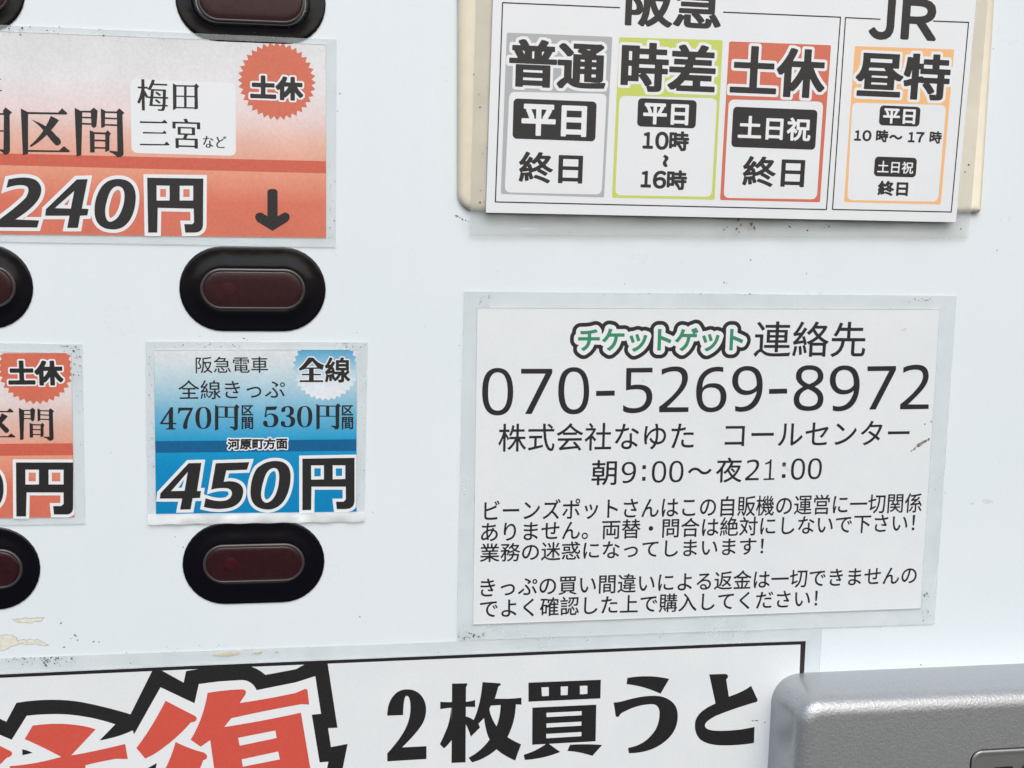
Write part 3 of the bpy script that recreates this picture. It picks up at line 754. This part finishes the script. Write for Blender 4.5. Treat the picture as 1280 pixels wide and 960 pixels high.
    def rq(cs, r):
        c = quadp(cs, h); out = []
        for i in range(4):
            a, b, d = (Vector(c[i-1]), Vector(c[i]), Vector(c[(i+1) % 4]))
            p0, p1 = b + (a-b).normalized()*r, b + (d-b).normalized()*r
            for k in range(6):
                s = k/5; q = p0*(1-s)**2 + b*2*s*(1-s) + p1*s*s; out.append((q.x, q.y))
        return out
    M['red_box'] = M['salmon']
    for mt, outer, inner in cols:
        flat_polys('colour_box', orient([[rq(outer, .5), rq(inner, 1.7)]]), h, mt, t)
    for s, x0, x1, yt, yb, rt in (('普通', 636.5, 757.5, 51, 110.5, -.002), ('時差', 776.5, 894.5, 54.5, 115.8, -.006), ('土休', 913.5, 1031.5, 59, 121, -.006), ('昼特', 1070, 1187.5, 66, 124, -.006)):
        heavy('lettering', s, Box(x0, x1, yt, yb, h + .01, R), 'ink', t, w=1.35, outline=3.4, sharp=True, style=(0, 1.0))
    def tag_box(s, bx, tx, w=.9):
        flat_polys('text_patch', [[Box(*bx, h + .01, R).rect(1.1)]], h + .01, 'ink', t)
        heavy('lettering', s, Box(*tx, h + .03, R), 'white', t, w=w, sharp=w > 1)
    tag_box('平日', (641.3, 745, 125, 175), (652, 733.3, 131, 170.5), 1.5)
    tag_box('平日', (797, 870.3, 124, 159.3), (804, 860.7, 129.5, 156), 1.0)
    tag_box('土日祝', (915.3, 1020.5, 135.3, 185.5), (922.8, 1013.5, 146, 175.2), .8)
    tag_box('平日', (1099.3, 1150, 132.6, 157.4), (1104, 1144.3, 136, 154.8), .7)
    tag_box('土日祝', (1093, 1145.5, 196.4, 221), (1096.8, 1141.8, 201.6, 216.7), .25)
    heavy('lettering', '終日', Box(648.5, 728.6, 190.5, 229.3, h, R), 'ink', t, w=.8, style=(0, .55))
    for c_, x0, x1, yt, yb in (('１', 803.5, 816.5, 165, 186), ('０', 819, 836, 164.5, 187.5), ('時', 836.5, 861.3, 164, 188.8), ('１', 801, 814, 213.5, 234.5), ('６', 816, 833, 213.2, 236), ('時', 833.5, 858.6, 212.8, 237.5)):
        heavy('lettering', c_, Box(x0, x1, yt, yb, h, R), 'ink', t, w=1.0)
    # the upright wave between the two hours
    wv = traced(560, 0, 3, [[(812, 580), (832, 585, 1), (825, 600), (815, 608, 1), (822, 618), (826, 625, 1), (815, 627), (800, 618, 1), (808, 604), (818, 592, 1), (806, 588)]], h)
    flat_polys('wave_mark', [wv], h, 'ink', t)
    heavy('lettering', '終日', Box(928.3, 1006, 196, 233.8, h, R), 'ink', t, w=.8, style=(0, .55))
    for c_, x0, x1, yt, yb in (('１', 1068, 1076.5, 162.8, 176), ('０', 1078, 1089.5, 162.6, 176.6), ('時', 1095, 1110.5, 162.2, 177.8), ('～', 1111.5, 1128, 168.5, 174.5), ('１', 1135.2, 1143.6, 165, 178), ('７', 1145, 1155.5, 165, 178.2)):
        heavy('lettering', c_, Box(x0, x1, yt, yb, h, R), 'ink', t, w=.7)
    heavy('lettering', '時', Box(1162, 1177.3, 163.8, 179.5, h, R), 'ink', t, w=.6)
    heavy('lettering', '終日', Box(1097.3, 1135.2, 226.2, 245, h, R), 'ink', t, w=.8)
    flakes('brown_crumb', [(923, 275, 2.2, 1.6, 70), (921, 286, 1.9, 1.5, 60), (926, 281, 1.2, 2.5, 55), (939, 280, 2.5, 1.6, -50), (943, 285, 1.5, 2.2, -70), (924, 290, 1, 1.5, 80)], 2.0, 'rust', t, seed=8)
    flakes('grime', [(905, 287, 1, 2, 40), (909, 284, 1, 1.2, 0), (987, 283, 1.1, 3, -30), (1009, 288, 1.3, 1.3, 0), (1036, 283, 1.5, 1.5, 20), (1033, 281, .8, 1.5, 0), (1201, 286, 1.2, 1.2, 0), (578, 274, 1.3, 1.8, -30), (582, 275.5, 1, 1.5, -20), (586, 277, .9, 1, 0), (712, 290, .8, 1, 0)] + cluster(14, 620, 1190, 283, 292, .3, .7, 41), 2.0, 'dirt', t, seed=9)
plate_and_card()

# ------------------------------------------------------------------ contact notice
def contact():
    t = thing('contact_notice', 'white laminated contact notice with a large telephone number and a green logo', 'notice', pl(880, 580))
    pap = [(591.3, 780.8), (1151.3, 760.5), (1175.3, 386.3), (596.5, 384.5)]
    slab('paper', [quadp(pap, SH)], .05, SH, 'paper', t)
    pouch(t, [(571, 800.5), (1168, 780.5), (1196, 370), (580.5, 364.5)], pap, .02, .6)
    h = SH + .02
    flat_polys('paper_edge_line', [[quadp([(591.3, 781.6), (1151.3, 761.3), (1151.3, 760.2), (591.3, 780.5)], .61)]], .61, 'grey', t)
    heavy('logo_lettering', 'チケットゲット', Box(722.5, 929, 409.5, 439.5, h, .004), 'logo', t, w=.9, layers=[(10.3, 'ink'), (5.3, 'white'), (0, 'logo')], sharp=False)
    T = lambda s, x0, x1, yt, yb, w, r=0.: heavy('lettering', s, Box(x0, x1, yt, yb, h, r), 'ink_thin', t, w=w * 60, sp=.07)
    T('連絡先', 942.8, 1082.3, 401.8, 446.5, .006)
    LZ = lambda *p: traced(590, 450, 4.267, list(p), h)
    RZ = lambda *p: traced(880, 445, 4.267, list(p), h)
    nine = [(232, 53), (312, 53, 1), (313, 150), (313, 215, 1), (285, 255), (255, 297, 1), (195, 298), (178, 297, 1), (166, 293), (166, 266), (182, 272, 1), (198, 272), (240, 270, 1), (262, 235), (280, 208, 1), (281, 187), (258, 208, 1), (222, 208), (190, 208, 1), (170, 185), (150, 163, 1), (150, 133), (150, 95, 1), (175, 73), (198, 53, 1)]
    nine_hole = [(230, 77), (182, 78, 1), (182, 130), (182, 184, 1), (232, 184), (262, 184, 1), (280, 158), (281, 147), (280, 77, 1)]
    sh = lambda p: [(150 + (x - 150) * .975 + 521, y - 3) + tuple(q) for x, y, *q in p]
    ZERO = [[(137, 42), (218, 42, 1), (220, 168), (220, 296, 1), (135, 296), (54, 296, 1), (54, 170), (54, 42, 1)], [(137, 66), (190, 66, 1), (190, 168), (190, 270, 1), (136, 270), (84, 270, 1), (86, 170), (86, 66, 1)]]
    NINE, TWO = [nine, nine_hole], [[(1012, 80), (1012, 50), (1045, 36, 1), (1085, 34), (1152, 34, 1), (1152, 95), (1152, 130, 1), (1120, 170), (1095, 200, 1), (1040, 252), (1155, 252), (1154, 277), (998, 279), (998, 250), (1065, 200, 1), (1095, 160), (1120, 127, 1), (1120, 98), (1120, 60, 1), (1080, 60), (1045, 60, 1)]]
    ONE = [[(608, 148), (650, 140, 1), (656, 114), (672, 114), (672, 302), (708, 302), (708, 318), (600, 320), (600, 304), (652, 303), (652, 152), (630, 162, 1), (608, 163)]]
    num = [LZ(*ZERO),
        LZ([(262, 47), (428, 47), (428, 70), (318, 288), (283, 288), (392, 73), (262, 73)]),
        LZ([(543, 38), (625, 38, 1), (625, 164), (625, 290, 1), (541, 290), (460, 290, 1), (460, 166), (460, 38, 1)], [(543, 62), (596, 62, 1), (596, 164), (596, 264, 1), (542, 264), (492, 264, 1), (492, 166), (492, 62, 1)]),
        LZ([(662, 165), (761, 163), (761, 190), (662, 192)]),
        LZ([(823, 43), (963, 41), (963, 66), (850, 67), (848, 135), (868, 131, 1), (885, 131), (962, 130, 1), (962, 195), (962, 240, 1), (925, 266), (895, 284, 1), (855, 284), (826, 284, 1), (806, 272), (806, 240), (830, 257, 1), (860, 257), (895, 257, 1), (913, 240), (930, 222, 1), (930, 196), (930, 156, 1), (880, 156), (850, 156, 1), (821, 162)]),
        LZ(*TWO),
        RZ([(103, 60), (85, 56, 1), (70, 57), (10, 60, 1), (-20, 105), (-42, 140, 1), (-42, 195), (-42, 300, 1), (35, 300), (75, 300, 1), (98, 275), (120, 250, 1), (120, 215), (120, 180, 1), (98, 160), (78, 143, 1), (48, 145), (8, 145, 1), (-8, 170), (-8, 125, 1), (15, 105), (40, 82, 1), (70, 82), (88, 82, 1), (103, 86)], [(40, 168), (90, 170, 1), (88, 218), (88, 275, 1), (38, 275), (-10, 275, 1), (-10, 212), (-10, 168, 1)]),
        RZ(*NINE),
        RZ([(347, 176), (443, 174), (443, 200), (347, 202)]),
        RZ([(562, 49), (600, 49, 1), (618, 66), (637, 83, 1), (637, 108), (637, 142, 1), (590, 163), (637, 185, 1), (637, 228), (637, 292, 1), (555, 293), (478, 293, 1), (478, 232), (478, 188, 1), (528, 163), (490, 140, 1), (490, 108), (490, 82, 1), (508, 66), (528, 49, 1)], [(563, 73), (520, 73, 1), (520, 108), (520, 135, 1), (560, 150), (608, 132, 1), (607, 106), (607, 73, 1)], [(555, 176), (508, 194, 1), (508, 230), (508, 268, 1), (556, 268), (606, 268, 1), (607, 228), (607, 197, 1)]),
        RZ(sh(nine), sh(nine_hole)),
        RZ([(872, 55), (1024, 53), (1024, 74), (915, 285), (881, 285), (988, 79), (872, 80)]),
        RZ([(1063, 90), (1063, 62), (1095, 46, 1), (1135, 46), (1198, 46, 1), (1198, 105), (1198, 140, 1), (1165, 180), (1140, 210, 1), (1088, 258), (1198, 258), (1198, 282), (1046, 284), (1046, 258), (1112, 205, 1), (1140, 168), (1168, 134, 1), (1168, 106), (1168, 72, 1), (1128, 72), (1095, 72, 1)])]
    flat_polys('phone_number', orient(num), h, 'ink_thin', t)
    def digit(shape, x0, x1, yt, yb):
        cs = [quad_path(p) for p in shape]; xs_ = [p[0] for c in cs for p in c]; ys_ = [p[1] for c in cs for p in c]
        b = Box(x0, x1, yt, yb, h)
        return orient([[[b.pt((x - min(xs_)) / (max(xs_) - min(xs_)), (max(ys_) - y) / (max(ys_) - min(ys_))) for x, y in c] for c in cs]])[0]
    dot = [[(0, 0), (1, 0), (1, 1), (0, 1)]]
    flat_polys('opening_hours', [digit(NINE, 777, 795, 577.3, 604), digit(dot, 803, 807.4, 581.5, 586.3), digit(dot, 802.6, 807, 596, 601), digit(ZERO, 814.8, 832.8, 576.2, 603.4), digit(ZERO, 836.5, 854.4, 575.9, 603),
        digit(TWO, 932, 949, 574.4, 600.4), digit(ONE, 955, 968.5, 574.3, 600), digit(dot, 977.9, 982.3, 578, 582.9), digit(dot, 977.4, 981.8, 592.6, 597.3), digit(ZERO, 988.8, 1006.3, 573, 599.8), digit(ZERO, 1010, 1027.3, 572.7, 599)], h, 'ink_thin', t)
    T('朝', 739.5, 771, 575, 606.6, .005); T('～', 860, 889.6, 584.3, 593.2, .007); T('夜', 895, 927.6, 571.8, 603.2, .005)
    T('株式会社なゆた', 623, 867.5, 528.6, 563.3, .004, .001)
    T('コールセンター', 906.3, 1137, 526.6, 557.6, .004, .002)
    T('ビーンズポットさんはこの自販機の運営に一切関係', 605.3, 1152.5, 620.5, 646.3, .0045, -.001)
    T('ありません。両替・問合は絶対にしないで下さい！', 601.3, 1143.6, 646.8, 671.3, .0045)
    T('業務の迷惑になってしまいます！', 600, 954.5, 675.3, 698.3, .0045)
    T('きっぷの買い間違いによる返金は一切できませんの', 600.5, 1146, 714.5, 738.5, .0045)
    T('でよく確認した上で購入してください！', 600, 1022, 742.5, 766, .0045)
    # scuffs and grime on the film
    flakes('scuff', [(1149, 556.5, 3.2, 2.6, 32), (1156, 552, 2.4, 2.2, 30), (1143, 561, 1.7, 2.4, 38), (1153, 552, 1.2, 2.4, 20), (1139, 564, .8, 2.4, 45), (1161, 549, 2, 1.4, 80), (1156, 530, 1.2, 1, 0), (1164, 527, 1, 2, -70)], SH + .05, 'scuff', t, seed=12)
    flakes('scuff', [(980, 583, 3.0, 2, -45), (985, 587, 2.0, 2.2, -40), (973, 578, 1.4, 1, 0), (1130, 412, 2, 2, 20), (804, 476, 1.6, 1, 0)], SH + .05, 'smear', t, seed=13)
    flakes('grime', cluster(60, 573, 606, 789, 799, .3, 1.3, 51) + cluster(26, 598, 612, 369, 384, .3, 1.1, 52) + cluster(34, 740, 1050, 366, 369, .3, 1.2, 53) + cluster(20, 1135, 1165, 372, 378, .3, 1.2, 54)
           + cluster(22, 1152, 1163, 740, 752, .3, 1.4, 55) + cluster(22, 1153, 1163, 762, 776, .3, 1.3, 56) + cluster(22, 574, 590, 420, 770, .3, .8, 57) + cluster(16, 1160, 1185, 560, 740, .3, .9, 58) + cluster(16, 612, 1150, 783, 796, .3, .8, 59), .61, 'dirt', t)
contact()

# ------------------------------------------------------------------ round-trip promotion notice along the bottom
def promo():
    t = thing('promotion_notice', 'large laminated notice along the bottom with thick black frame and red outlined characters', 'notice', pl(500, 900))
    pap = [(-260, 1160), (990, 1130), (1007.5, 800.6), (640, 815.3), (240, 831.5), (0, 842.0), (-260, 853.5)]
    slab('paper', [quadp(pap, SH)], .05, SH, 'paper', t)
    pouch(t, [(-275, 1180), (1006, 1150), (1028, 785), (-275, 834)], pap, .02, .50)
    h = SH + .02
    g1_ = lambda p: traced(0, 800, 5.333, p, h)[0]
    g2_ = lambda p: traced(160, 820, 4.571, p, h)[0]
    A = lambda pts: [((x / 5.333), (800 + y / 5.333)) + tuple(r) for x, y, *r in pts]
    B = lambda pts: [((160 + x / 4.571), (820 + y / 4.571)) + tuple(r) for x, y, *r in pts]
    tp = lambda pts, hh=h: [pl(x, y, hh) for x, y in quad_path(pts)]
    flat_polys('frame_line', [[tp([(-260, 854.5), (0, 843.1), (240, 832.3), (640, 816), (920, 804.4), (1007.2, 801.3), (1005.0, 843), (988, 1128), (982, 1128), (999.4, 843), (1000.7, 805.6), (920, 808.4), (640, 820), (240, 836.6), (0, 847.4), (-260, 859)])]], h, 'ink', t)
    black = A([(-700, 560), (-120, 470), (0, 525), (42, 545), (110, 418), (380, 375, 1), (600, 425), (740, 455, 1), (870, 495), (1015, 205)]) + \
            B([(195, 84), (318, 152), (332, 86), (440, 68), (700, 60), (745, 72, 1), (785, 108), (960, 75), (1020, 42), (1140, 38), (1197, 410), (1143, 412), (1160, 520), (1255, 502), (1215, 700), (1150, 1050)]) + [(-130, 1080)]
    flat_polys('character_backing', [[tp(black)]], h + .01, 'ink', t)  # printed black backing, wider than the white outline
    white = A([(-700, 660), (-120, 560), (0, 632), (78, 665), (178, 505), (400, 480, 1), (560, 510), (660, 525, 1), (768, 562), (663, 670), (800, 645, 1), (885, 602), (893, 630), (1070, 315)]) + \
            B([(380, 270), (405, 160), (520, 145), (650, 137), (710, 140, 1), (735, 195), (960, 150), (1070, 115), (1103, 330), (1050, 335), (1095, 608), (1145, 604), (1125, 700), (1090, 1000)]) + [(-120, 1060)]
    flat_polys('character_outline', [[tp(white)]], h + .03, 'white', t)
    for q in ([(148, 728), (190, 735, 1), (218, 752), (150, 768)], [(985, 853), (1045, 820), (1035, 880), (1010, 940), (940, 940)]):
        flat_polys('character_backing', [[tp(A(q))]], h + .05, 'ink', t)
    R1 = tp(A([(-500, 600), (-60, 665), (0, 705), (60, 735), (85, 745, 1), (80, 762), (74, 778, 1), (45, 785), (0, 830), (-60, 880), (-500, 900)]))
    R2 = tp(A([(218, 570), (370, 548, 1), (500, 565), (580, 573, 1), (638, 595), (475, 768), (600, 750, 1), (835, 692), (852, 793), (770, 792), (640, 815, 1), (570, 835), (570, 1300), (360, 1340), (350, 890), (70, 920), (65, 840), (230, 830, 1), (408, 778), (290, 715, 1), (165, 660)]))
    R3 = tp(B([(215, 255), (300, 300, 1), (370, 335), (395, 345, 1), (392, 362), (388, 378, 1), (360, 378), (290, 460, 1), (200, 525), (150, 565, 1), (98, 585), (48, 525), (130, 420, 1)]))
    R4 = tp(B([(272, 490), (350, 530, 1), (430, 550), (455, 562, 1), (452, 576), (448, 592, 1), (430, 595), (390, 700), (390, 960), (230, 980), (230, 780), (160, 790), (215, 640), (250, 570, 1)]))
    R5 = tp(B([(455, 210), (560, 192, 1), (655, 190), (685, 195, 1), (668, 225), (638, 268), (800, 245, 1), (960, 210), (1010, 188), (1025, 190), (1035, 277), (990, 275), (780, 312, 1), (590, 355), (550, 405), (780, 370, 1), (988, 323), (1045, 660), (500, 700), (470, 480), (415, 518), (358, 478), (430, 360, 1)]))
    H5 = [tp(B(q)) for q in ([(630, 467), (842, 425), (850, 468), (638, 512)], [(650, 590), (858, 545), (868, 590), (656, 632)])]
    flat_polys('red_character', orient([[R1], [R2]]), h + .05, 'red', t)
    flat_polys('red_character', orient([[R3], [R4], [R5] + H5]), h + .05, 'red', t)
    # 2 枚 買 う と
    z = lambda ox, oy, s, *p: traced(ox, oy, s, list(p), h)
    def glyph(*groups): flat_polys('lettering', orient(list(groups)), h + .01, 'ink', t)
    S = 6.737
    glyph(z(470, 830, S, [(95, 435), (95, 330, 1), (145, 270), (190, 213, 1), (262, 213), (340, 213, 1), (385, 270), (422, 320, 1), (422, 385), (422, 450, 1), (390, 505), (350, 575, 1), (220, 702), (425, 692), (425, 800), (95, 820), (95, 752), (190, 650, 1), (240, 560), (290, 465, 1), (290, 370), (290, 268, 1), (258, 268), (232, 268, 1), (228, 430)]))
    glyph(z(470, 830, S, [(640, 165), (768, 162), (768, 180), (758, 192), (754, 828), (636, 833)]),
          z(470, 830, S, [(541, 318), (590, 322, 1), (636, 320), (700, 320), (760, 318), (800, 314, 1), (835, 303), (835, 362), (760, 360), (640, 368), (590, 370, 1), (541, 380)]),
          z(470, 830, S, [(636, 345), (625, 470, 1), (600, 535), (570, 610, 1), (538, 675), (572, 710), (610, 680, 1), (640, 635)]),
          z(470, 830, S, [(752, 440), (800, 450, 1), (835, 482), (862, 502), (876, 535), (798, 612), (785, 560, 1), (752, 500)]),
          z(470, 830, S, [(897, 152), (1045, 162), (1052, 175), (1030, 190), (1015, 250, 1), (1000, 292), (1080, 292), (1160, 292, 1), (1225, 283), (1225, 342), (1178, 340), (1170, 500, 1), (1107, 615), (1160, 650, 1), (1222, 675), (1172, 812), (1080, 775, 1), (1015, 718), (920, 800, 1), (808, 828), (780, 788), (880, 740, 1), (957, 635), (925, 580, 1), (910, 455), (862, 502), (822, 472), (880, 350, 1)],
            [(968, 350), (1050, 345), (1045, 450, 1), (1015, 525), (960, 440, 1), (955, 375)]))
    S = 7.385
    glyph(z(640, 830, S, [(152, 172), (820, 145), (816, 318), (152, 348)], [(272, 215), (340, 213), (340, 294), (276, 297)], [(450, 208), (517, 206), (513, 286), (450, 289)], [(627, 202), (697, 199), (696, 276), (627, 280)]),
          z(640, 830, S, [(188, 403), (778, 375), (772, 713), (186, 745)], [(318, 450), (643, 434), (643, 473), (318, 490)], [(318, 548), (641, 531), (641, 569), (318, 587)], [(316, 645), (641, 627), (641, 666), (316, 686)]),
          z(640, 830, S, [(108, 838), (230, 800, 1), (322, 732), (340, 736), (445, 812), (290, 875, 1), (118, 885)]),
          z(640, 830, S, [(535, 745), (680, 735, 1), (832, 747), (742, 848), (620, 808, 1), (512, 802)]))
    S = 6.4
    glyph(z(760, 820, S, [(155, 175), (330, 145, 1), (490, 183), (420, 302), (290, 240, 1), (148, 225)]),
          z(760, 820, S, [(45, 372), (95, 370, 1), (150, 352), (270, 318, 1), (370, 318), (450, 318, 1), (505, 360), (558, 400, 1), (558, 480), (558, 600, 1), (460, 680), (350, 775, 1), (168, 778), (160, 735), (280, 715, 1), (350, 630), (412, 560, 1), (412, 460), (412, 385, 1), (350, 385), (240, 385, 1), (110, 455), (95, 470), (90, 487, 1), (75, 487), (60, 485, 1), (60, 470)]))
    glyph(z(760, 820, S, [(810, 147), (935, 143), (960, 145, 1), (960, 165), (955, 185, 1), (945, 185), (967, 325), (1085, 285, 1), (1145, 238), (1197, 350), (1195, 370, 1), (1178, 370), (990, 425, 1), (860, 480), (775, 525, 1), (775, 555), (775, 600, 1), (900, 598), (1040, 598, 1), (1172, 567), (1168, 695), (1060, 715, 1), (930, 715), (800, 715, 1), (740, 670), (695, 630, 1), (695, 550), (695, 450, 1), (860, 380)]))
    flakes('grime', cluster(70, 25, 96, 822, 833, .3, 1.5, 61, 1.5) + cluster(40, 0, 60, 822, 828, .3, 1.0, 62) + cluster(30, 120, 560, 806, 816, .3, .8, 63) + cluster(24, 600, 1020, 790, 800, .3, .8, 64) + [(163, 829, 1, 1, 0)], .51, 'dirt', t)
    flakes('glue_stain', [(284, 817, 3.0, 5, 2), (322, 815.5, 2, 4.5, 2), (346, 815, 1.2, 2, 0), (268, 818, 1.4, 2, 0)], .51, 'stain', t, seed=2)
    flakes('scratch', [(946, 901, 1, 4, -5), (956, 903, .9, 1.5, 0), (941, 901, .7, 3, -8)], h, 'dirt', t, seed=3)
M['stain'] = plain('tan_stain', srgb(206, 198, 172), .7, var=.15, scale=1200)
promo()

# ------------------------------------------------------------------ silver metal housing, lower right
def housing():
    t = thing('metal_housing', 'silver textured metal housing with rounded edges in the lower right corner', 'metal box', pl(1100, 900))
    tl = pl(965.5, 842.5, 0)
    D = 19.0
    W, H = 150.0, 80.0
    def outline(ins):
        pts = []
        x0, x1, z0, z1 = tl[0] + ins, tl[0] + W - ins, tl[1] - H + ins, tl[1] - ins
        r = max(8.2 - ins, 1.6)
        for cx, cz, a0 in ((x1 - r, z0 + r, -90), (x1 - r, z1 - r, 0), (x0 + r, z1 - r, 90), (x0 + r, z0 + r, 180)):
            for k in range(15):
                a = math.radians(a0 + 90*k/14); pts.append((cx + r*math.cos(a), cz + r*math.sin(a)))
        return pts
    R = 5.0; pr = [(0, 0), (.15, 3), (.6, D - R - 2), (.75, D - R)]
    for k in range(1, 13):
        a = math.radians(90*k/12); pr.append((.75 + R*(1 - math.cos(a)), D - R + R*math.sin(a)))
    loft('housing_shell', outline, pr, 'silver', t)
    # recessed name plate with a raised glassy rim
    h = D + .05
    c = pl(1215, 938.5, D)
    def rr(ins):
        pts = []; x0, x1, z0, z1 = c[0] + ins, c[0] + 62 - ins, c[1] - 22 + ins, c[1] - ins; r = max(3.2 - ins, .4)
        for cx, cz, a0 in ((x1 - r, z0 + r, -90), (x1 - r, z1 - r, 0), (x0 + r, z1 - r, 90), (x0 + r, z0 + r, 180)):
            for k in range(9):
                a = math.radians(a0 + 90*k/8); pts.append((cx + r*math.cos(a), cz + r*math.sin(a)))
        return pts
    loft('plate_gap', rr, [(-.35, D - .1), (-.35, D + .06), (.1, D + .07)], 'black', t)
    n = loft('name_plate', rr, [(0, D - .1), (0.05, D + .2), (.25, D + .4), (.7, D + .5), (1.1, D + .42), (1.5, D + .3), (2.0, D + .27)], 'plate', t)
    b = Box(1242, 1300, 957.2, 981, D + .3, .01)
    text('lettering', 'TAI', b, 'ink', n, 0)
housing()

bpy.data.objects.remove(_to); bpy.data.curves.remove(_tc)
for o in list(bpy.data.objects):
    if o.type == 'MESH': o.data.validate()
